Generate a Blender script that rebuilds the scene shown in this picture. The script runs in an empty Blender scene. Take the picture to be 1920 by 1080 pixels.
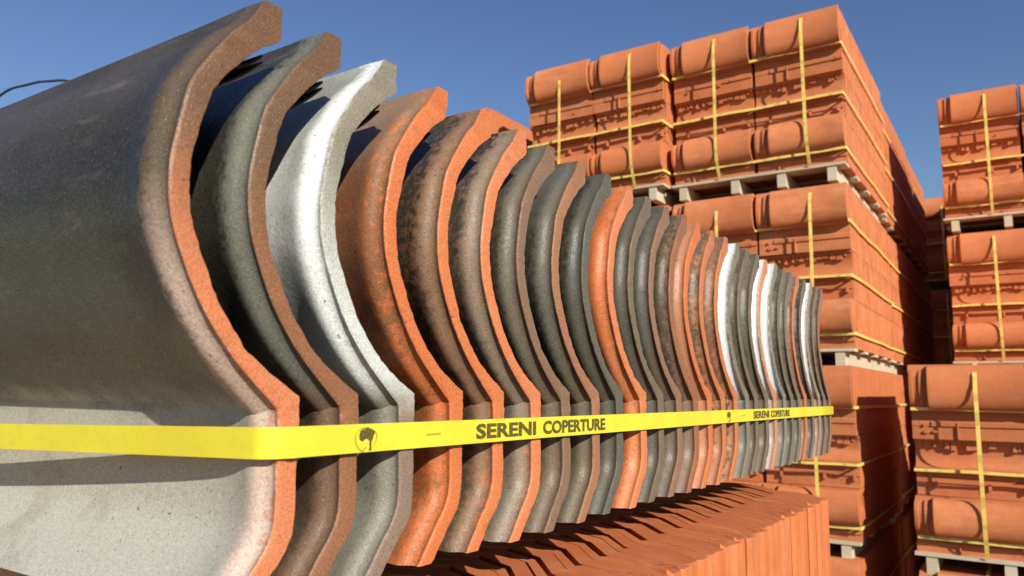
import bpy, bmesh, math, random
from mathutils import Vector, Matrix
R = math.radians
random.seed(7)
S = bpy.context.scene
COL = S.collection
H = 1.72                                   # eye height above the yard

# ------------------------------------------------------------------ camera
cd = bpy.data.cameras.new('camera'); cam = bpy.data.objects.new('camera', cd); COL.objects.link(cam)
S.camera = cam
cd.sensor_width = 36; cd.lens = 1450/1920*36; cd.clip_start = .02; cd.clip_end = 900
th, p, r = R(33.5), R(7.75), R(.6)
F = Vector((-math.sin(th)*math.cos(p), math.cos(th)*math.cos(p), math.sin(p)))
Rt = Vector((math.cos(th), math.sin(th), 0)); U = Rt.cross(F)
R2 = Rt*math.cos(r)+U*math.sin(r); U2 = -Rt*math.sin(r)+U*math.cos(r)
m = Matrix((R2, U2, -F)).transposed().to_4x4(); m.translation = (0, 0, H)
cam.matrix_world = m
cd.dof.use_dof = True; cd.dof.focus_distance = .62; cd.dof.aperture_fstop = 16

# ------------------------------------------------------------------ light
SUN_AZ = R(-30)             # direction towards the sun in plan
SUN_EL = R(27.5)
W = bpy.data.worlds.new('World'); S.world = W; W.use_nodes = True
nt = W.node_tree; bg = nt.nodes['Background']
sky = nt.nodes.new('ShaderNodeTexSky'); sky.sky_type = 'NISHITA'; sky.sun_disc = False
sky.sun_elevation = SUN_EL; sky.sun_rotation = math.pi/2-SUN_AZ
sky.air_density = 1.25; sky.dust_density = .1; sky.ozone_density = 3.0
nt.links.new(sky.outputs[0], bg.inputs[0]); bg.inputs[1].default_value = .08
hs = nt.nodes.new('ShaderNodeHueSaturation'); hs.inputs['Saturation'].default_value = 1.15; hs.inputs['Value'].default_value = 1.0; hs.inputs['Hue'].default_value = .516
nt.links.new(sky.outputs[0], hs.inputs['Color']); nt.links.new(hs.outputs[0], bg.inputs[0])
sd = bpy.data.lights.new('sun', 'SUN'); sd.energy = 5.0; sd.angle = R(.5); sd.color = (1, .94, .84)
so = bpy.data.objects.new('sun', sd); COL.objects.link(so)
to_sun = Vector((math.cos(SUN_AZ)*math.cos(SUN_EL), math.sin(SUN_AZ)*math.cos(SUN_EL), math.sin(SUN_EL)))
so.rotation_euler = to_sun.to_track_quat('Z', 'Y').to_euler(); so.location = (4, -4, 9)
S.view_settings.view_transform = 'Standard'; S.view_settings.look = 'None'
S.view_settings.gamma = 1; S.view_settings.exposure = 0.36; S.view_settings.use_curve_mapping = False

# ------------------------------------------------------------------ materials
class NT:
    def __init__(s, name):
        s.m = bpy.data.materials.new(name); s.m.use_nodes = True; s.t = s.m.node_tree
        s.b = s.t.nodes['Principled BSDF']
        s.tc = s.t.nodes.new('ShaderNodeTexCoord')
    def n(s, kind, **kw):
        o = s.t.nodes.new(kind)
        for k, v in kw.items(): setattr(o, k, v)
        return o
    def l(s, a, b): s.t.links.new(a, b)
    def noise(s, scale, detail=4, rough=.55, vec=None, sc=None):
        o = s.n('ShaderNodeTexNoise'); o.inputs['Scale'].default_value = scale
        o.inputs['Detail'].default_value = detail; o.inputs['Roughness'].default_value = rough
        v = vec or s.vec
        if sc:
            mp = s.n('ShaderNodeMapping'); mp.inputs['Scale'].default_value = sc; s.l(v, mp.inputs[0]); v = mp.outputs[0]
        s.l(v, o.inputs['Vector']); return o.outputs['Fac']
    def mathn(s, op, a, b=None, c=None, clamp=False):
        o = s.n('ShaderNodeMath', operation=op, use_clamp=clamp)
        for i, x in enumerate((a, b, c)):
            if x is None: continue
            if isinstance(x, (int, float)): o.inputs[i].default_value = x
            else: s.l(x, o.inputs[i])
        return o.outputs[0]
    def ramp(s, f, lo, hi, a=0, b=1):
        o = s.n('ShaderNodeMapRange'); o.interpolation_type = 'SMOOTHSTEP'
        s.l(f, o.inputs[0]); o.inputs[1].default_value = lo; o.inputs[2].default_value = hi
        o.inputs[3].default_value = a; o.inputs[4].default_value = b; return o.outputs[0]
    def mix(s, f, a, b, mode='MIX'):
        o = s.n('ShaderNodeMix', data_type='RGBA', blend_type=mode)
        if isinstance(f, (int, float)): o.inputs[0].default_value = f
        else: s.l(f, o.inputs[0])
        for i, x in ((6, a), (7, b)):
            if isinstance(x, tuple): o.inputs[i].default_value = (*x[:3], 1)
            else: s.l(x, o.inputs[i])
        return o.outputs[2]
    def finish(s, col, rough, bump=None, bstr=.2, bdist=.002, spec=.5):
        if isinstance(col, tuple): s.b.inputs['Base Color'].default_value = (*col, 1)
        else: s.l(col, s.b.inputs['Base Color'])
        if isinstance(rough, (int, float)): s.b.inputs['Roughness'].default_value = rough
        else: s.l(rough, s.b.inputs['Roughness'])
        s.b.inputs['Specular IOR Level'].default_value = spec
        if bump is not None:
            o = s.n('ShaderNodeBump'); o.inputs['Strength'].default_value = bstr
            o.inputs['Distance'].default_value = bdist; s.l(bump, o.inputs['Height']); s.l(o.outputs[0], s.b.inputs['Normal'])
        return s.m

ORANGE = (.58, .165, .052); BROWN = (.20, .105, .05); PINK = (.60, .33, .23)
DARK = (.036, .031, .019); MID = (.100, .093, .070); LIGHT = (.52, .50, .42); GREEN = (.048, .045, .030)
GBROWN = (.086, .062, .038); WHITE = (.80, .82, .79)

def glaze(roll, pan, edge, top=None, lip=None, ew=.012, mott=.2, pan_on=1.0, seed=0., rough=.38, end=None, low=None, endtop=None, endlow=None, edgetop=None, edgelow=None):
    """sprayed glaze over a clay body; local x = 0 at the tile's end, negative along it, z = 0 at the fold"""
    g = NT('tile_glaze'); 
    mp = g.n('ShaderNodeMapping'); mp.inputs['Location'].default_value = (seed, seed*.7, seed*.3)
    g.l(g.tc.outputs['Object'], mp.inputs[0]); g.vec = mp.outputs[0]
    sx = g.n('ShaderNodeSeparateXYZ'); g.l(g.tc.outputs['Object'], sx.inputs[0]); x, y, z = sx.outputs
    big = g.noise(22, 5, .6); fine = g.noise(900, 3, .6); mid = g.noise(190, 6, .7); spk = g.noise(1500, 2, .5)
    zz = g.mathn('ADD', z, g.mathn('MULTIPLY', g.mathn('SUBTRACT', big, .5), .03))
    c = roll
    if low: c = g.mix(g.ramp(zz, .035, .095, 1, 0), c, low)
    if top: c = g.mix(g.ramp(zz, .10, .165), c, top)
    c = g.mix(g.ramp(zz, .006, -.012, 0, pan_on), c, pan)
    c = g.mix(g.ramp(g.noise(13, 5, .6), .50, .68, 0, .45), c, g.mix(1.0, c, (.42, .36, .30), 'MULTIPLY'))
    # mottling: clay shows through in specks and worn patches
    mm = g.ramp(g.mathn('ADD', g.mathn('MULTIPLY', mid, .6), g.mathn('MULTIPLY', big, .4)), .50, .62)
    c = g.mix(g.mathn('MULTIPLY', mm, mott), c, edge)
    near = g.ramp(x, -.034, -.004)
    c = g.mix(g.mathn('MULTIPLY', g.mathn('MULTIPLY', g.ramp(g.mathn('ADD', mid, g.mathn('MULTIPLY', big, .5)), .70, .86), near), min(1, mott*2)), c, edge)
    c = g.mix(g.ramp(g.noise(60, 3, .6, sc=(.25, 1, 1)), .58, .75, 0, .25), c, g.mix(.5, c, (.5, .45, .36)))
    # lip band near the end
    jit = g.mathn('MULTIPLY', g.mathn('SUBTRACT', g.mathn('ADD', g.mathn('MULTIPLY', mid, .6), g.mathn('MULTIPLY', big, .4)), .5), .05)
    xe = g.mathn('ADD', x, jit)
    E0 = edge
    if edgetop: edge = g.mix(g.ramp(zz, .03, .10), edge, edgetop)
    if edgelow: edge = g.mix(g.ramp(zz, .012, -.012), edge, edgelow)
    if endtop: end = g.mix(g.ramp(zz, .03, .13), end, endtop)
    if endlow: end = g.mix(g.ramp(zz, .012, -.02), end, endlow)
    if lip and edgetop: lip = g.mix(g.ramp(zz, .03, .10), lip, edgetop)
    if lip and edgelow: lip = g.mix(g.ramp(zz, .012, -.012), lip, edgelow)
    if lip: c = g.mix(g.ramp(xe, -.020, -.011, 0, .85), c, lip)
    c = g.mix(g.ramp(g.mathn('ADD', xe, g.ramp(zz, -.02, .09, 0, -.006)), -ew-.002, -ew+.004, 0, .9), c, edge)
    if end: c = g.mix(g.ramp(g.mathn('ADD', x, g.mathn('MULTIPLY', g.mathn('SUBTRACT', mid, .5), .004)), -.0020, -.0009), c, end)
    # grain and specks
    c = g.mix(g.ramp(fine, .3, .7, 0, .55), c, g.mix(1.0, c, (.38, .38, .38), 'MULTIPLY'))
    c = g.mix(g.ramp(spk, .60, .72, 0, .35), c, g.mix(.5, c, (.8, .78, .7)))
    c = g.mix(g.ramp(g.noise(420, 2, .5), .70, .74, 0, .8), c, (.05, .03, .02))
    rg = g.ramp(fine, .3, .7, rough-.06, rough+.14)
    b = g.mathn('ADD', g.mathn('MULTIPLY', fine, .5), g.mathn('ADD', mid, g.mathn('MULTIPLY', big, 1.5)))
    return g.finish(c, rg, b, .3, .0011, .26)

def clay(name, base=ORANGE, rough=.8, far=False):
    g = NT(name); g.vec = g.tc.outputs['Object']
    oi = g.n('ShaderNodeObjectInfo')
    add = g.n('ShaderNodeVectorMath', operation='ADD'); g.l(g.tc.outputs['Object'], add.inputs[0])
    sc = g.n('ShaderNodeVectorMath', operation='SCALE'); g.l(oi.outputs['Location'], sc.inputs[0]); sc.inputs['Scale'].default_value = 3.7
    g.l(sc.outputs[0], add.inputs[1]); g.vec = add.outputs[0]
    k = 1 if not far else .35
    big = g.noise(9 if far else 16, 5, .6); fine = g.noise(700*k, 4, .65); mid = g.noise(120*k, 5, .7)
    st = g.noise(30, 4, .6, sc=(.12, 1, 1) if far else (1, 1, .12))
    c = g.mix(g.ramp(big, .35, .68), base, tuple(v*f for v, f in zip(base, (.78, .74, .74))))
    c = g.mix(g.ramp(st, .5, .7, 0, .5), c, (min(base[0]*1.12, .8), base[1]*1.45, base[2]*1.9))
    c = g.mix(g.ramp(g.noise(4 if far else 9, 6, .7), .55, .75, 0, .5), c, (.62, .36, .22))
    c = g.mix(g.ramp(mid, .56, .72, 0, .55), c, tuple(v*.55 for v in base))
    c = g.mix(g.ramp(fine, .35, .7, 0, .3), c, tuple(v*.6 for v in base))
    c = g.mix(g.ramp(g.noise(2.2 if far else 7, 7, .75), .54, .66, 0, .35), c, tuple(v*.5 for v in base))
    c = g.mix(g.mathn('MULTIPLY', oi.outputs['Random'], .7), c, tuple(v*f for v, f in zip(base, (.8, .7, .65))))
    return g.finish(c, rough, g.mathn('ADD', fine, g.mathn('ADD', mid, big)), .4, .0015 if not far else .004, .3)

def strap_mat(name, col, k=1.0):
    g = NT(name); g.vec = g.tc.outputs['Object']
    f = g.noise(300*k, 3); b = g.noise(20, 3)
    c = g.mix(g.ramp(b, .35, .65, 0, .5), col, tuple(v*s_ for v, s_ in zip(col, (.88, .80, .8))))
    c = g.mix(g.ramp(f, .4, .7, 0, .25), c, tuple(v*.8 for v in col))
    if k < 1: c = g.mix(g.ramp(g.noise(26, 2, .4), .56, .60, 0, .45), c, (.42, .27, .06))
    else: c = g.mix(g.ramp(g.noise(55, 6, .75, sc=(1, 1, 3)), .60, .72, 0, .22), c, (.50, .42, .10))
    w = g.n('ShaderNodeTexWave'); w.inputs['Scale'].default_value = 500*k; g.l(g.vec, w.inputs['Vector'])
    return g.finish(c, .34, w.outputs['Fac'], .12, .0004, .5)

def wood_mat():
    g = NT('pallet_wood'); g.vec = g.tc.outputs['Object']
    oi = g.n('ShaderNodeObjectInfo')
    a = g.noise(40, 6, .7, sc=(.15, .6, 1)); b = g.noise(6, 3)
    c = g.mix(a, (.62, .54, .38), (.40, .31, .19)); c = g.mix(g.ramp(b, .4, .7, 0, .4), c, (.34, .31, .26))
    c = g.mix(g.mathn('MULTIPLY', oi.outputs['Random'], .3), c, (.7, .66, .52))
    return g.finish(c, .8, a, .5, .003, .2)

M_CLAY = clay('terracotta', (.61, .185, .062)); M_FAR = clay('terracotta_yard', (.60, .20, .074), far=True)
M_STRAP = strap_mat('yellow_strap', (.72, .625, .04)); M_STRAPF = strap_mat('yellow_strap_yard', (.88, .64, .15), .2)
M_WOOD = wood_mat()
g = NT('black_ink'); g.vec = g.tc.outputs['Object']; n_ = g.noise(900, 3)
M_INK = g.finish(g.mix(g.ramp(n_, .35, .7), (.045, .040, .012), (.16, .13, .02)), .5)
g = NT('faded_ink'); g.vec = g.tc.outputs['Object']; M_INK2 = g.finish((.40, .32, .03), .5)
g = NT('dark_wire'); g.vec = g.tc.outputs['Object']; M_WIRE = g.finish((.035, .045, .06), .5)
g = NT('yard_gravel'); g.vec = g.tc.outputs['Object']
M_GROUND = g.finish(g.mix(g.noise(3, 8, .7), (.15, .10, .07), (.22, .16, .12)), .95, g.noise(60, 6, .7), .8, .02)

# ------------------------------------------------------------------ helpers
def mesh(name, verts, faces, mat, smooth=None):
    me = bpy.data.meshes.new(name); me.from_pydata([tuple(v) for v in verts], [], faces); me.materials.append(mat)
    bm = bmesh.new(); bm.from_mesh(me); bmesh.ops.recalc_face_normals(bm, faces=bm.faces); bm.to_mesh(me); bm.free()
    if smooth is not None:
        me.polygons.foreach_set('use_smooth', [True]*len(me.polygons)); me.set_sharp_from_angle(angle=R(smooth))
    me.update(); return me
def link(name, me, parent=None, loc=(0, 0, 0)):
    o = bpy.data.objects.new(name, me); COL.objects.link(o); o.location = loc
    if parent: o.parent = parent
    return o
def tag(o, label=None, cat=None, group=None, kind=None):
    if label: o['label'] = label
    if cat: o['category'] = cat
    if group: o['group'] = group
    if kind: o['kind'] = kind
    return o
def box_vf(x0, x1, y0, y1, z0, z1, V, Fc):
    b = len(V)
    V += [(x, y, z) for z in (z0, z1) for y in (y0, y1) for x in (x0, x1)]
    Fc += [tuple(b+i for i in q) for q in ((0, 2, 3, 1), (4, 5, 7, 6), (0, 1, 5, 4), (2, 6, 7, 3), (0, 4, 6, 2), (1, 3, 7, 5))]
def box_me(name, x0, x1, y0, y1, z0, z1, mat):
    V, Fc = [], []; box_vf(x0, x1, y0, y1, z0, z1, V, Fc)
    return mesh(name, V, Fc, mat)
def loft(loops, close=True):
    """rings of equal length -> solid"""
    V, Fc = [], []; n = len(loops[0])
    for L in loops: V += L
    for i in range(len(loops)-1):
        for j in range(n):
            a, b = i*n+j, i*n+(j+1) % n
            Fc.append((a, b, b+n, a+n))
    return V, Fc

# ------------------------------------------------------------------ ground
gm = mesh('ground', [(-400, -400, 0), (400, -400, 0), (400, 400, 0), (-400, 400, 0)], [(0, 1, 2, 3)], M_GROUND)
tag(link('ground', gm), kind='structure')

# ------------------------------------------------------------------ yard tile pallets
TL = .47            # tile length
def roll_profile(pan, roll, k=12, flip=False, depth=.088):
    """(y, z) outward profile from the bottom up, y negative = towards the front"""
    P = [(0, 0), (0, pan*.45), (-.007, pan*.47), (-.007, pan*.62), (0, pan*.66), (0, pan*.97)]
    for i in range(k+1):
        a = i/k
        y = -depth*math.sin(math.pi*(.04+.84*a**.92))**.7
        P.append((y+(.004), pan+roll*(.5-.5*math.cos(math.pi*(.02+.96*a)))))
    if flip: P = [(-y-depth*.75 if z > pan else y, z) for y, z in P]
    return P
def yard_tile(name, pan, roll, mat, back=False, thick=.02, var=0):
    prof = roll_profile(pan, roll, flip=back)
    zc = pan+roll*.45
    if not back:
        st = [(0, 1), (-.362, 1), (-.366, 1.03), (-.376, 1.03), (-.377, .80), (-.398, .78), (-.400, .87), (-.412, .87), (-.414, .78), (-.436, .77), (-.438, .86), (-.452, .86), (-.454, .78), (-TL+.014, .76)]
    else:
        st = [(0, 1), (-TL+.014, 1)]
    loops = []
    for x, s in st:
        fr = []
        for y, z in prof:
            if z > pan: fr.append((x, y*s+(.0 if s > .9 else .004), zc+(z-zc)*(s if s < 1 else 1)))
            else: fr.append((x, y*(1 if s > .9 else .3), z))
        bk = [(x, y+thick, z) for (x_, y, z) in reversed(fr)]
        loops.append(fr+bk)
    V, Fc = loft(loops); n = len(prof); N = 2*n
    for base in (0, (len(loops)-1)*N):
        for j in range(n-1): Fc.append((base+j, base+j+1, base+N-2-j, base+N-1-j))
    if back:    # ribs and nibs on the underside
        for xr, w, yf in ((-.035, .004, .030), (-.085, .005, .022), (-.115, .012, .034), (-.175, .004, .036), (-.235, .006, .024), (-.30, .004, .038), (-.355, .009, .020), (-.385, .016, .030), (-.437, .008, .018)):
            box_vf(xr, xr+w, yf, .064, pan*1.02, pan+roll*.93, V, Fc)
        rn = random.Random(5+var)
        xr = -TL+.02
        while xr < -.02:
            w = rn.uniform(.008, .03); box_vf(xr, xr+w, -.004, .03, pan+roll*rn.uniform(.62, .86), pan+roll*.99, V, Fc); xr += w+rn.uniform(.001, .012)
        box_vf(-TL+.015, -.0, -.016, -.002, pan*.86, pan*1.0, V, Fc)
        for xr in (-.03, -.17, -.38): box_vf(xr, xr+.012, -.022, 0, pan*.30, pan*.52, V, Fc)
        box_vf(-TL+.015, -.0, -.014, .0, pan+roll*.93, pan+roll*1.0, V, Fc)
    else:
        rn = random.Random(40+var)
        xr = -.30+rn.uniform(-.05, .12); box_vf(xr, xr+.006, -.011, 0, .002, pan*.6, V, Fc)
        for q in range(rn.randrange(1, 4)):
            xr = rn.uniform(-TL+.05, -.03); z_ = rn.uniform(.1, .5)*pan; box_vf(xr, xr+rn.uniform(.006, .02), -.010, 0, z_, z_+rn.uniform(.006, .014), V, Fc)
    return mesh(name, V, Fc, mat, 38)
ROWS = [(.095, .075, .172, False), (.345, .125, .13, True), (.602, .128, .212, False)]   # z, pan, roll, back view
TILE_ME = [[yard_tile('yard_tile', pn, rl+.003*(v-1)*(not bk), M_FAR, bk, var=v) for v in range(4)] for z, pn, rl, bk in ROWS]
DEPTH = 1.42
def pack_mesh():
    V, Fc = [], []
    rnd = random.Random(3)
    for z0, pn, rl, bk in ROWS:
        prof = roll_profile(pn, rl, 7, flip=bk)[0:1]+roll_profile(pn, rl, 7, flip=bk)[5:]
        n = len(prof); k = 0; y = .03+(.03 if bk else 0)
        while y < DEPTH:
            for c in range(2):
                jx = rnd.uniform(-.0012, .001) if c == 0 else 0
                jz = rnd.uniform(-.0008, .0008)
                x1 = -c*TL+jx; x0 = -(c+1)*TL+.014+jx
                b = len(V)
                for x in (x1, x0):
                    V += [(x, y+py, z0+pz+jz) for py, pz in prof]
                    V += [(x, y+py+.0296, z0+pz+jz) for py, pz in reversed(prof)]
                N = 2*n
                for j in range(N): Fc.append((b+j, b+(j+1) % N, b+N+(j+1) % N, b+N+j))
                for s in (0, N):
                    for j in range(n-1): Fc.append((b+s+j, b+s+j+1, b+s+N-2-j, b+s+N-1-j))
            y += .030
    me = bpy.data.meshes.new('tile_pack'); me.from_pydata(V, [], Fc); me.materials.append(M_FAR)
    bm = bmesh.new(); bm.from_mesh(me); bmesh.ops.recalc_face_normals(bm, faces=bm.faces); bm.to_mesh(me); bm.free()
    return me
PACK = pack_mesh()
PW = 2*TL
def ribbon(name, pts, width, up, mat, thick=.0008):
    """flat band through pts; up = vector(s) across the band"""
    V, Fc = [], []
    n = len(pts)
    for i, q in enumerate(pts):
        q = Vector(q); t = (Vector(pts[min(i+1, n-1)])-Vector(pts[max(i-1, 0)])).normalized()
        u = Vector(up[i] if isinstance(up, list) else up); nn = t.cross(u).normalized()*thick*.5; u = u.normalized()*width*.5
        V += [q-u-nn, q+u-nn, q+u+nn, q-u+nn]
    for i in range(n-1):
        a = i*4
        for j in range(4): Fc.append((a+j, a+(j+1) % 4, a+4+(j+1) % 4, a+4+j))
    Fc += [(0, 1, 2, 3), (4*n-4, 4*n-3, 4*n-2, 4*n-1)]
    return mesh(name, V, Fc, mat, 50)
deck = [box_me('deck_board', -PW, 0, y, y+.11, .080, .094, M_WOOD) for y in (-.035, .28, .63, .98, 1.30)]
stringers = [box_me('stringer', -x-.045, -x, -.028, 1.405, .002, .0795, M_WOOD) for x in (.045, .30, .55, .85)]
low_boards = [box_me('bottom_board', -PW+.02, -.02, y, y+.10, -.0355, .0015, M_WOOD) for y in (.66, 1.2, .3, .66, 1.2)]
def hstrap(zc, seed):
    rr = random.Random(seed)
    j = [rr.uniform(-.006, .006) for _ in range(8)]
    pts = []
    for i in range(9):
        x = -PW+.018+(PW-.012)*i/8; q = (x % TL)/TL
        pts.append((x, -.040+.004*math.sin(i*2.1), zc+j[i % 8]*.5))
    pts.append((.010, -.034, zc+j[0]))
    for i in range(1, 6): pts.append((.012, (DEPTH+.02)*i/5, zc+j[i]*.8))
    return ribbon('strap', pts, .014, (0, 0, 1), M_STRAPF, .0012)
def vstrap(x, seed):
    rr = random.Random(seed); a = rr.uniform(-.01, .01)
    pts = [(x+a, DEPTH+.02, .5), (x+a, DEPTH+.01, .946), (x+a, .7, .950), (x+a, .03, .950), (x+a, -.03, .935), (x+a, -.082, .895), (x+a*.8, -.096, .83), (x+a*.6, -.094, .5), (x, -.097, .27), (x-a*.3, -.088, .2), (x-a*.4, -.044, .096)]
    return ribbon('strap', pts, .0165, (1, 0, 0), M_STRAPF, .0012)
HS = [[hstrap(z, 10*k+i) for i, z in enumerate((.163, .462, .738))] for k in range(4)]
VS = [[vstrap(x, 50+10*k+i) for i, x in enumerate((-.175, -.655))] for k in range(4)]
COUNT = [0]
def tile_pallet(x, y, z, label, detail=True, group='strapped pallets of terracotta tiles in the yard', rot=0):
    k = COUNT[0]; COUNT[0] += 1
    rr = random.Random(100+k)
    t = bpy.data.objects.new('tile_pallet', None); COL.objects.link(t); t.location = (x, y, z); t.empty_display_size = .2
    t.rotation_euler.z = R(rot)
    tag(t, label, 'tile pallet', group)
    for ri, (z0, pn, rl, bk) in enumerate(ROWS):
        for c in range(2):
            o = link('tile', TILE_ME[ri][rr.randrange(4)], t, (-c*TL+rr.uniform(-.007, .005), rr.uniform(-.010, .006)+(.028 if bk else 0), z0+rr.uniform(-.003, .002))); o.rotation_euler = (rr.uniform(-.006, .006), rr.uniform(-.006, .006), rr.uniform(-.012, .012))
    pk = link('tile_pack', PACK, t); tag(pk, kind='stuff')
    w = bpy.data.objects.new('wooden_pallet', None); COL.objects.link(w); w.parent = t
    for me in deck: link('deck_board', me, w)
    for me in stringers: link('stringer', me, w)
    if z > 2.5:
        for me in low_boards: link('bottom_board', me, w)
    v = k % 4
    for me in HS[v]+VS[v]: link('strap', me, t)
    return t
LV = [0, .93, 1.86, 2.79]       # pallet levels above the yard... four high
def Z(i): return [.0, .93, 1.865, 2.826][i]
YA = 4.165
order = ['lowest', 'second lowest', 'second highest', 'top']
for i in range(4):
    tile_pallet(-.70-(.012 if i < 2 else 0), YA+(0, .0, .0, .012)[i], Z(i), order[i]+' pallet at the sunlit corner of the tall orange tower', rot=(.2, -.3, .2, 0)[i])
for i in range(4):
    tile_pallet(-.70-PW-.020, YA+(.02, .03, .01, -.065)[i], Z(i)+(0, 0, .0, .006)[i], order[i]+' pallet of the tower column adjoining the corner on its left', rot=(.3, -.2, .4, -.3)[i])
for d in (1, 2):
    for i in range(4):
        tile_pallet(-.70-.01*(i % 2)-.012*d, YA+d*(DEPTH+.06)+.01*i, Z(i)-(.0), order[i]+(' pallet directly behind the sunlit corner column' if d == 1 else ' pallet at the far back end of the tall tower'))
for i in range(4):      # left neighbour, its top just shows over the row of glazed tiles
    tile_pallet(-2.93, 4.16, Z(i)-(.12 if i == 3 else 0), order[i]+' pallet of the far left tower peeking over the glazed tiles')
for i in range(4):
    tile_pallet(.545, 5.93-(.02 if i == 3 else 0), Z(i), order[i]+' pallet of the tower behind at the right edge of the photo', rot=(.2, 0, -.2, .2)[i])
for i in range(4):  # added column, mostly hidden, blocks sun from the distant tower
    tile_pallet(.545, 7.44, Z(i), order[i]+' pallet added behind the right edge tower to shade the distant one')
for i in range(2):
    tile_pallet(.465, 4.10, Z(i), ('bottom', 'upper')[i]+' pallet of the low two-high stack in the right foreground')
for i in range(4):
    tile_pallet(.05, 8.95, Z(i), order[i]+' pallet of the shaded distant tower seen through the dark gap')

# ------------------------------------------------------------------ terracotta stack under the display
XS = -.241
def upright_tile(seed):
    rr = random.Random(seed)
    j = lambda a: rr.uniform(-a, a)
    cx = j(.0028)
    # outline in plan (front side, then back side), y thickness varies along it
    fr = [(XS+cx, .004), (XS-.004+cx, .0), (XS-.020, .002), (-.285, .0085), (-.303, .0125), (-.308, .0150), (-.346, .060), (-.39, .080), (-.46, .050), (-.52, .005), (-.60, -.02), (-.66, -.01), (-.70, .01)]
    th_ = [.0165, .0200, .0214, .02155, .02155, .02155, .02155, .0215, .0215, .0215, .0215, .0215, .0215] if seed % 2 else [.0165, .0200, .0214, .02155, .0212, .0140, .0125, .0125, .0140, .016, .016, .016, .016]
    bk = [(x, y+t) for (x, y), t in zip(fr, th_)]
    loop = fr+bk[::-1]+[(XS+cx, .0110), (XS+cx-.0022, .0100), (XS+cx-.0022, .0085), (XS+cx, .0075)]; n = len(fr); N = len(loop)
    loops = []
    for z, e in ((0, 0), (-.002, .0006), (-.012, .0012), (-.20, .0004), (-.478, 0)):
        L = []
        cxm = sum(a for a, b in loop)/N
        for q, (x, y) in enumerate(loop):
            t = (0.0006-e*.5)
            dx = -t if x > XS-.01 else 0
            dy = (t*.6 if q < n else -t*.6)
            L.append((x+dx, y+dy, z+(j(.0001)-(.0050 if x > XS-.006 else (.0012 if x > XS-.022 else 0)) if z > -.005 else 0)))
        loops.append(L)
    V, Fc = loft(loops)
    for base in (0, (len(loops)-1)*N): Fc.append(tuple(range(base, base+N)))
    return mesh('upright_tile', V, Fc, M_CLAY, 35)
UP = [upright_tile(s) for s in range(8)]
base = bpy.data.objects.new('tile_pallet', None); COL.objects.link(base); base.location = (0, 0, 0)
tag(base, 'stack of upright nested orange tiles beneath the row of glazed sample tiles', 'tile pallet')
TOPZ = H-.135
NUP = 50; PIT = .0216
rr = random.Random(9)
for k in range(NUP):
    o = link('tile', UP[(k % 2)+2*rr.randrange(4)], base, (rr.uniform(-.0022, .0018), 1.155-PIT*k-.018, TOPZ+rr.uniform(-.0003, .0002)))
V, Fc = [], []
me0 = UP[0]
for row in (1, 2):
    for k in range(NUP):
        me0 = UP[k % 8]; b = len(V); dx = rr.uniform(-.002, .002)
        V += [(v.co.x+dx, v.co.y+1.155-PIT*k-.018, v.co.z+TOPZ-.48*row) for v in me0.vertices]
        Fc += [tuple(b+i for i in pl.vertices) for pl in me0.polygons]
lo = link('lower_tile_rows', mesh('lower_tile_rows', V, Fc, M_CLAY, 35), base); tag(lo, kind='stuff')
w = bpy.data.objects.new('wooden_pallet', None); COL.objects.link(w); w.parent = base
zb = TOPZ-.48*3
for y in (.08, .35, .62, .89, 1.08): link('deck_board', box_me('deck_board', -.72, -.22, y, y+.09, zb-.024, zb-.002, M_WOOD), w)
for x in (-.71, -.49, -.29): link('stringer', box_me('stringer', x, x+.05, .08, 1.17, .002, zb-.025, M_WOOD), w)
for k, x in enumerate((-.56, -.69)):
    o = link('batten', box_me('batten', x-.02, x+.02, .02, 1.45, TOPZ+.002, TOPZ+.0345, M_WOOD))
    tag(o, ('nearer', 'farther')[k]+' shaded batten under the row of glazed sample tiles', 'batten')

# ------------------------------------------------------------------ the glazed sample tiles
PAIRS = [((-.0325, .1815), (-.0214, .1812), 1), ((-.0405, .1690), (-.0214, .1650), 1), ((-.0500, .1580), (-.0350, .1545), 0), ((-.0635, .1365), (-.0520, .1350), 0),
 ((-.0680, .1242), (-.0575, .1225), 0), ((-.0723, .1001), (-.0630, .1000), 0), ((-.0727, .0877), (-.0636, .0880), 0), ((-.0705, .0720), (-.0612, .0710), 0),
 ((-.0640, .0550), (-.0540, .0535), 0), ((-.0540, .0365), (-.0445, .0360), 0), ((-.0413, .0200), (-.0315, .0205), 0), ((-.0275, .0065), (-.0175, .0095), 0),
 ((-.0120, -.0070), (0, -.0009), 1), ((-.0112, -.0160), (.0005, -.0120), 0), ((-.0110, -.0302), (.0002, -.0300), 0), ((-.0112, -.0600), (-.0005, -.0630), 0),
 ((-.0237, -.0792), (-.0130, -.0808), 0), ((-.0365, -.0965), (-.0255, -.0965), 1)]
def resample(pts, corner, sub=6):
    out = []
    n = len(pts)
    for i in range(n-1):
        p0, p1 = Vector(pts[i]), Vector(pts[i+1]); d = p1-p0
        m0 = (p1-Vector(pts[i-1]))*.5 if i > 0 and not corner[i] else d
        m1 = (Vector(pts[i+2])-p0)*.5 if i < n-2 and not corner[i+1] else d
        for k in range(sub):
            t = k/sub
            out.append(p0*(2*t**3-3*t**2+1)+m0*(t**3-2*t**2+t)+p1*(-2*t**3+3*t**2)+m1*(t**3-t**2))
    out.append(Vector(pts[-1])); return out
CR = [c for _, _, c in PAIRS]
FRONT = resample([a for a, _, _ in PAIRS], CR); BACK = resample([b for _, b, _ in PAIRS], CR)
NP = len(FRONT)
def normals(P):
    out = []
    for i in range(len(P)):
        t = (P[min(i+2, len(P)-1)]-P[max(i-2, 0)]).normalized()
        n = Vector((t.y, -t.x))
        if n.x > 0: n = -n
        out.append(n)
    return out
NF = normals(FRONT)
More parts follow.
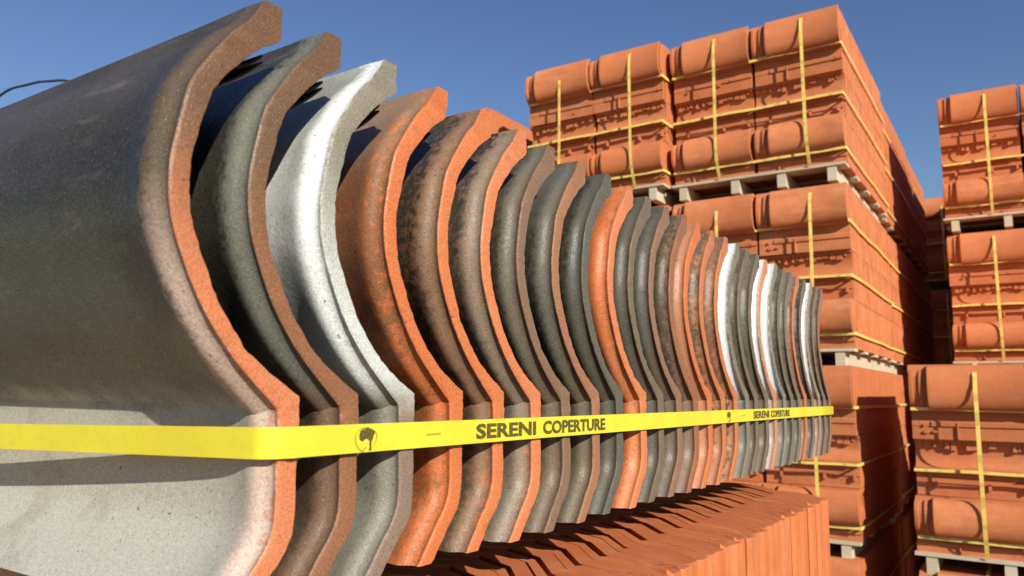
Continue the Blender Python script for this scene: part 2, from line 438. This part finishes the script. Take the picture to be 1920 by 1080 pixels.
NF[-1] = Vector((-1, 0)); NF[0] = Vector((-.7, .1)); NF[1] = Vector((-.75, .25)); NF[2] = Vector((-.8, .4))
RINGS = [(0, 0), (.0004, .0012), (.0010, .0019), (.0018, .0019), (.0028, .0014), (.0042, .0014), (.0060, .0020), (.0076, .0032), (.0090, .0045), (.0106, .0056), (.0124, .0062), (.0148, .0062), (.0185, .0055), (.024, .0041), (.031, .0026), (.040, .0013), (.053, .0005), (.075, 0), (.16, 0), (.25, 0), (.34, 0), (.372, 0), (.375, -.004), (.42, -.0045), (.45, -.005)]
def glazed_mesh(mat, seed):
    rr = random.Random(seed)
    ph = [rr.uniform(0, 6.28) for _ in range(8)]; am = rr.uniform(.6, 1.2)
    chips = [(rr.uniform(0, NP), rr.uniform(.7, 1.6), rr.uniform(.0003, .0012)) for _ in range(5)]
    loops = []
    for ri, (s, off) in enumerate(RINGS):
        L = []
        for i in range(NP):
            o = off
            # the top lip ends more sharply
            w1 = math.sin(i*.21+ph[0])*math.sin(i*.083+ph[1])
            sx = s
            if s < .005:
                o += .0002*w1*am; 
                ch = sum(dd*math.exp(-((i-c)/w)**2) for c, w, dd in chips) if s < .002 else 0
                sx = s+rr.uniform(0, .0003)+ch*.35; o -= ch*.4
            q = FRONT[i]+NF[i]*(o*(.18+.82*min(1, max(0, (i-3)/22)))-.0021 if s < .3 else o-.0021)
            L.append((-sx, q.x, q.y))
        for i in reversed(range(NP)):
            q = BACK[i]-NF[i]*(.0 if s > .004 else rr.uniform(-.0002, .0002)+.00015*math.sin(i*.9+ph[2])*math.sin(i*.37+ph[3]))
            if s > .375: q = q+NF[i]*-.002
            ch = sum(dd*math.exp(-((i-c*.8)/w)**2) for c, w, dd in chips[4:]) if s < .002 else 0
            q = q+NF[i]*ch*.8
            L.append((-s-(rr.uniform(0, .0006)+ch*.5 if s < .002 else 0), q.x, q.y))
        loops.append(L)
    V, Fc = loft(loops); N = 2*NP
    for base in (0, (len(loops)-1)*N):
        for j in range(NP-1): Fc.append((base+j, base+j+1, base+N-2-j, base+N-1-j))
    return mesh('glazed_tile', V, Fc, mat, 34)
def rib_mesh(mat):
    V, Fc = [], []
    for (y0, z0, y1, z1, t) in ((-.0225, .1610, -.0380, .1490, .0012), (-.0225, .1575, -.0440, .1390, .0010)):
        d = Vector((y1-y0, z1-z0)).normalized(); n = Vector((-d.y, d.x))*t
        b = len(V); K = 8
        for x in (-.012, -.42):
            for k in range(K+1):
                a = k/K; q = Vector((y0, z0)).lerp(Vector((y1, z1)), a)+n*.9*math.sin(a*math.pi)
                V += [(x, q.x, q.y), (x, q.x+n.x, q.y+n.y)]
        M = 2*(K+1)
        for k in range(K):
            o = b+2*k
            Fc += [(o, o+2, o+3, o+1), (o+M, o+M+1, o+M+3, o+M+2), (o, o+M, o+M+2, o+2), (o+1, o+3, o+M+3, o+M+1)]
        Fc += [(b, b+1, b+M+1, b+M), (b+2*K, b+M+2*K, b+M+2*K+1, b+2*K+1)]
    return mesh('interlock_rib', V, Fc, mat)
B2 = (.30, .12, .055)
SPEC = [  # roll, pan, edge, kwargs, colour words
 (DARK, LIGHT, (.50, .20, .11), dict(lip=(.56, .42, .33), top=(.075, .062, .045), low=(.135, .14, .112), ew=.004, mott=.05, end=(.60, .20, .085), endtop=(.17, .085, .042), edgetop=(.11, .08, .05)), 'dark grey with pale grey pan, nearest to the camera'),
 (GREEN, GBROWN, (.17, .125, .085), dict(lip=(.17, .17, .135), ew=.002, mott=.12, end=(.27, .115, .055), endtop=(.16, .09, .045), edgelow=(.17, .10, .06)), 'grey green with rusty end, second from the near end'),
 (WHITE, (.27, .27, .22), (.55, .53, .48), dict(lip=WHITE, ew=.004, mott=.08, top=(.42, .42, .36), end=(.60, .62, .57), endlow=(.24, .17, .12), edgelow=(.22, .20, .16), endtop=(.25, .22, .16)), 'chalk white roll and grey pan, third from the near end'),
 ((.27, .11, .045), (.40, .14, .05), ORANGE, dict(top=(.30, .20, .12), ew=.004, mott=.45, end=ORANGE), 'speckled burnt orange, fourth from the near end just behind the white one'),
 (GREEN, (.10, .09, .055), (.45, .16, .07), dict(lip=(.26, .15, .085), ew=.004, mott=.35, end=(.60, .18, .06)), 'dark grey green with streaky orange rim, fifth from the near end'),
 (MID, (.19, .195, .16), (.56, .22, .11), dict(top=GREEN, ew=.004, mott=.35, lip=(.27, .20, .14), end=(.62, .20, .08)), 'grey with speckled pink orange rim, sixth from the near end'),
 (GBROWN, (.20, .13, .07), (.16, .11, .07), dict(lip=(.17, .15, .11), mott=.15, end=(.22, .13, .075)), 'plain grey brown, seventh from the near end'),
 (GREEN, (.12, .10, .065), (.15, .11, .065), dict(lip=(.13, .125, .10), top=(.14, .12, .09), mott=.25, end=(.33, .15, .075)), 'greenish grey with faint rust on its tip, eighth from the near end'),
 (DARK, (.11, .11, .075), (.10, .09, .065), dict(lip=MID, mott=.08, end=(.12, .105, .08)), 'charcoal grey, ninth from the near end just before the bright orange one'),
 (ORANGE, ORANGE, (.62, .22, .09), dict(mott=.1, end=(.60, .20, .08)), 'plain bright orange, tenth from the near end'),
 (GREEN, (.16, .15, .10), (.12, .10, .07), dict(lip=MID, mott=.1, end=(.17, .125, .08)), 'grey green, right behind the plain bright orange one'),
 ((.10, .10, .08), (.17, .14, .10), (.14, .10, .07), dict(mott=.15, end=(.25, .14, .08)), 'grey, second behind the plain bright orange one'),
 (GBROWN, (.16, .16, .12), (.22, .13, .08), dict(mott=.2, end=B2), 'brownish grey, third behind the plain bright orange one'),
 (MID, ORANGE, (.50, .20, .10), dict(ew=.018, lip=(.40, .24, .15), end=ORANGE), 'grey roll and broad orange rim, fourth behind the plain bright orange one'),
 ((.12, .09, .06), GBROWN, (.42, .17, .08), dict(ew=.012, mott=.3, end=(.50, .17, .07)), 'grey with narrow orange rim, second before the middle white one'),
 ((.22, .12, .07), GBROWN, (.48, .18, .08), dict(ew=.010, mott=.3, end=(.50, .18, .07)), 'mottled rust brown, directly before the middle white one'),
 (WHITE, MID, (.80, .81, .78), dict(mott=0, lip=WHITE, ew=.001, top=(.30, .30, .25), end=(.20, .18, .13), edgelow=(.2, .19, .15)), 'brilliant white roll with grey tip, middle of the row'),
 (GBROWN, GBROWN, (.15, .12, .08), dict(end=(.17, .13, .09)), 'grey brown, directly behind the middle white one'),
 (MID, GBROWN, (.15, .12, .08), dict(end=(.17, .13, .09)), 'light grey, second behind the middle white one'),
 (WHITE, PINK, (.72, .60, .52), dict(mott=0, lip=WHITE, ew=.002, edgelow=(.42, .36, .31), top=PINK, end=(.58, .22, .10)), 'white roll with pinkish orange tip and orange end'),
 (WHITE, MID, (.80, .80, .77), dict(mott=0, lip=WHITE, ew=.001, top=MID, end=(.22, .20, .16), edgelow=(.2, .19, .15)), 'white roll with grey tip next to the pinkish orange tipped one'),
 (GBROWN, GBROWN, (.14, .12, .08), dict(end=(.17, .14, .10)), 'dull grey brown, directly behind the second grey tipped white one'),
 (MID, MID, (.17, .15, .11), dict(end=(.18, .15, .11)), 'mid grey, two behind the second grey tipped white one'),
 ((.25, .13, .08), (.28, .20, .14), (.45, .18, .09), dict(mott=.3, end=(.48, .18, .08)), 'rust orange, fifth from the far end'),
 (DARK, GBROWN, (.14, .11, .08), dict(end=(.18, .13, .09)), 'thin visible dark grey sliver, fourth from the far end'),
 (WHITE, PINK, (.78, .76, .72), dict(mott=0, lip=WHITE, ew=.001, top=(.5, .48, .42), end=(.30, .22, .16), edgelow=(.34, .22, .16)), 'last white one before the far end'),
 (GBROWN, GBROWN, (.16, .12, .08), dict(end=(.20, .14, .09)), 'grey brown, second from the far end'),
 (GBROWN, (.13, .13, .10), (.18, .12, .08), dict(end=(.27, .14, .08)), 'dull brown grey, very last at the far end'),
]
YK = [.2492, .2893, .3308, .3764, .4201, .4639, .5080, .5539, .5990]
while len(YK) < 28: YK.append(YK[-1]+(.6439-.5990 if len(YK) == 9 else .0436))
XE = -.283
RIB = rib_mesh(glaze((.05, .03, .018), (.05, .03, .018), (.05, .03, .018), rough=.9))  # rib colour darkened to paint in the shade under the top lip
rr = random.Random(21)
for k, (a, b_, e, kw, words) in enumerate(SPEC):
    mat = glaze(a, b_, e, seed=1.7*k+.3, **kw)
    jx = 0 if k == 0 else rr.uniform(-.0012, .0012); jz = [0, .0015, .0025, .005, .006][min(k, 4)]+(rr.uniform(-.0015, .0015) if k > 3 else 0)
    o = link('glazed_tile', glazed_mesh(mat, k), None, (XE+jx, YK[k], H-.0015+min(jz, .0065)*.6))
    s = 1+min(jz, .0065)*.0
    if k: o.rotation_euler = (rr.uniform(-.008, .008), rr.uniform(-.004, .004), rr.uniform(-.006, .006)); o.location.y += rr.uniform(-.0012, .0012)
    tag(o, 'glazed roof tile, '+words, 'roof tile', 'glazed roof tiles strapped in a row')
    link('interlock_rib', RIB, o)

# ------------------------------------------------------------------ printed strap round the display
def arc(c, r0, a0, a1, n): return [(c[0]+r0*math.cos(R(a0+(a1-a0)*i/n)), c[1]+r0*math.sin(R(a0+(a1-a0)*i/n))) for i in range(n+1)]
ZT = lambda y: H-.0232
path = [(XE-.30, 1.462), (XE-.02, 1.460)]+[(XE+.0022, YK[-1]+.003)]
for i in range(1, 14): path.append((XE+.0022, YK[-1]-(YK[-1]-.2492)*i/13))
path += [(XE+.0030, .2440)]+arc((XE-.0085, .2405), .0100, 0, -85, 10)
path += [(XE-.014, .2302), (XE-.05, .2275), (XE-.12, .2220), (XE-.20, .2160), (XE-.33, .207), (XE-.47, .200)]
pts = []
for i, (x, y) in enumerate(path):
    z = ZT(y) if x > XE-.003 else ZT(.25)-.020*max(0, (XE-x))
    pts.append((x, y, z))
st = link('strap', ribbon('strap', pts, .0141, (0, 0, 1), M_STRAP, .0007))
tag(st, 'yellow printed plastic strap around the row of glazed tiles', 'strap')
XP = XE+.0022+.0008
def emblem(y0):
    """tree-like mark: dark crown and stem inside a thin broken ring"""
    V, Fc = [], []
    def poly(P):
        b = len(V); V.extend([(XP, y0+y, z) for y, z in P]); Fc.append(tuple(range(b, b+len(P))))
    poly([(-.0052, .0015), (-.0046, .0038), (-.0030, .0044), (-.0012, .0046), (.0004, .0056), (.0020, .0046), (.0036, .0040), (.0050, .0034), (.0058, .0022), (.0050, .0012), (.0044, -.0006), (.0036, -.0018), (.0022, -.0014), (.0010, -.0004), (-.0008, -.0002), (-.0022, -.0014), (-.0038, -.0012), (-.0050, .0)])
    poly([(.0022, -.0016), (.0036, -.0018), (.0034, -.0045), (.0038, -.0062), (.0018, -.0062), (.0024, -.0042)])
    o1 = mesh('emblem', V, Fc, M_INK)
    V, Fc = [], []
    K = 40
    for i in range(K):
        a0, a1 = 2*math.pi*i/K, 2*math.pi*(i+1)/K
        if 255 < math.degrees(a0) < 285: continue
        def q(a, r_):
            w = 1+.06*math.sin(3*a+.5)
            return (XP, y0-.0004+r_*math.cos(a)*1.05*w, -.0004+r_*math.sin(a)*.80*w)
        b = len(V); V.extend([q(a0, .0070), q(a1, .0070), q(a1, .0076), q(a0, .0076)]); Fc.append((b, b+1, b+2, b+3))
    b = len(V); V.extend([(XP, y0-.003, -.0058), (XP, y0-.0005, -.0040), (XP, y0+.0003, -.0046), (XP, y0-.002, -.0064)]); Fc.append((b, b+1, b+2, b+3))
    return o1, mesh('emblem_ring', V, Fc, M_INK2)
def text_mesh(word, height, width):
    c = bpy.data.curves.new('lettering', 'FONT'); c.body = word; c.size = 1; c.offset = .034; c.resolution_u = 3
    o = bpy.data.objects.new('t', c); COL.objects.link(o)
    me = bpy.data.meshes.new_from_object(o.evaluated_get(bpy.context.evaluated_depsgraph_get()))
    bpy.data.objects.remove(o)
    xs = [v.co.x for v in me.vertices]; ys = [v.co.y for v in me.vertices]
    sx = width/(max(xs)-min(xs)); sy = height/(max(ys)-min(ys)); x0, y0 = min(xs), min(ys)
    for v in me.vertices: v.co = ((0), (v.co.x-x0)*sx, (v.co.y-y0)*sy-height/2)
    me.materials.clear(); me.materials.append(M_INK); me.update(); return me
bpy.context.view_layer.update()
WA = text_mesh('SERENI', .0092, .0690); WB = text_mesh('COPERTURE', .0092, .0950)
E1, E2 = emblem(0)
for off in (0, .5745):
    zc = ZT(.4+off)
    link('emblem', E1, st, (0, .2915+off, zc)); link('emblem_ring', E2, st, (0, .2915+off, zc))
    link('dash', mesh('dash', [(XP, .339, -.0004), (XP, .3515, -.0002), (XP, .3515, .0006), (XP, .339, .0004)], [(0, 1, 2, 3)], M_INK2), st, (0, off, zc))
    link('lettering', WA, st, (XP, .3857+off, zc)); link('lettering', WB, st, (XP, .4640+off, zc))

# ------------------------------------------------------------------ loose wire end
def tube(name, P, rad, mat, k=8):
    V, Fc = [], []
    for i, q in enumerate(P):
        t = (Vector(P[min(i+1, len(P)-1)])-Vector(P[max(i-1, 0)])).normalized()
        a = t.cross(Vector((0, 1, 0))).normalized(); b = t.cross(a)
        V += [Vector(q)+(a*math.cos(6.2832*j/k)+b*math.sin(6.2832*j/k))*rad for j in range(k)]
    for i in range(len(P)-1):
        for j in range(k): Fc.append((i*k+j, i*k+(j+1) % k, (i+1)*k+(j+1) % k, (i+1)*k+j))
    Fc += [tuple(range(k)), tuple(range(len(P)*k-k, len(P)*k))]
    return mesh(name, V, Fc, mat, 60)
KP = [(-1.80, .60, .40), (-1.68, .60, .468), (-1.503, .60, .520), (-1.406, .60, .5185), (-1.331, .60, .5085), (-1.24, .60, .484), (-1.10, .60, .40), (-.98, .60, .26), (-.93, .60, -.10), (-.93, .60, -1.69)]
P = resample([(a, c) for a, b, c in KP], [0]*len(KP), 6)
wr = link('wire', tube('wire', [(q.x, .60, q.y+H) for q in P], .0022, M_WIRE))
tag(wr, 'thin dark wire arching behind the nearest grey tile against the sky', 'wire')
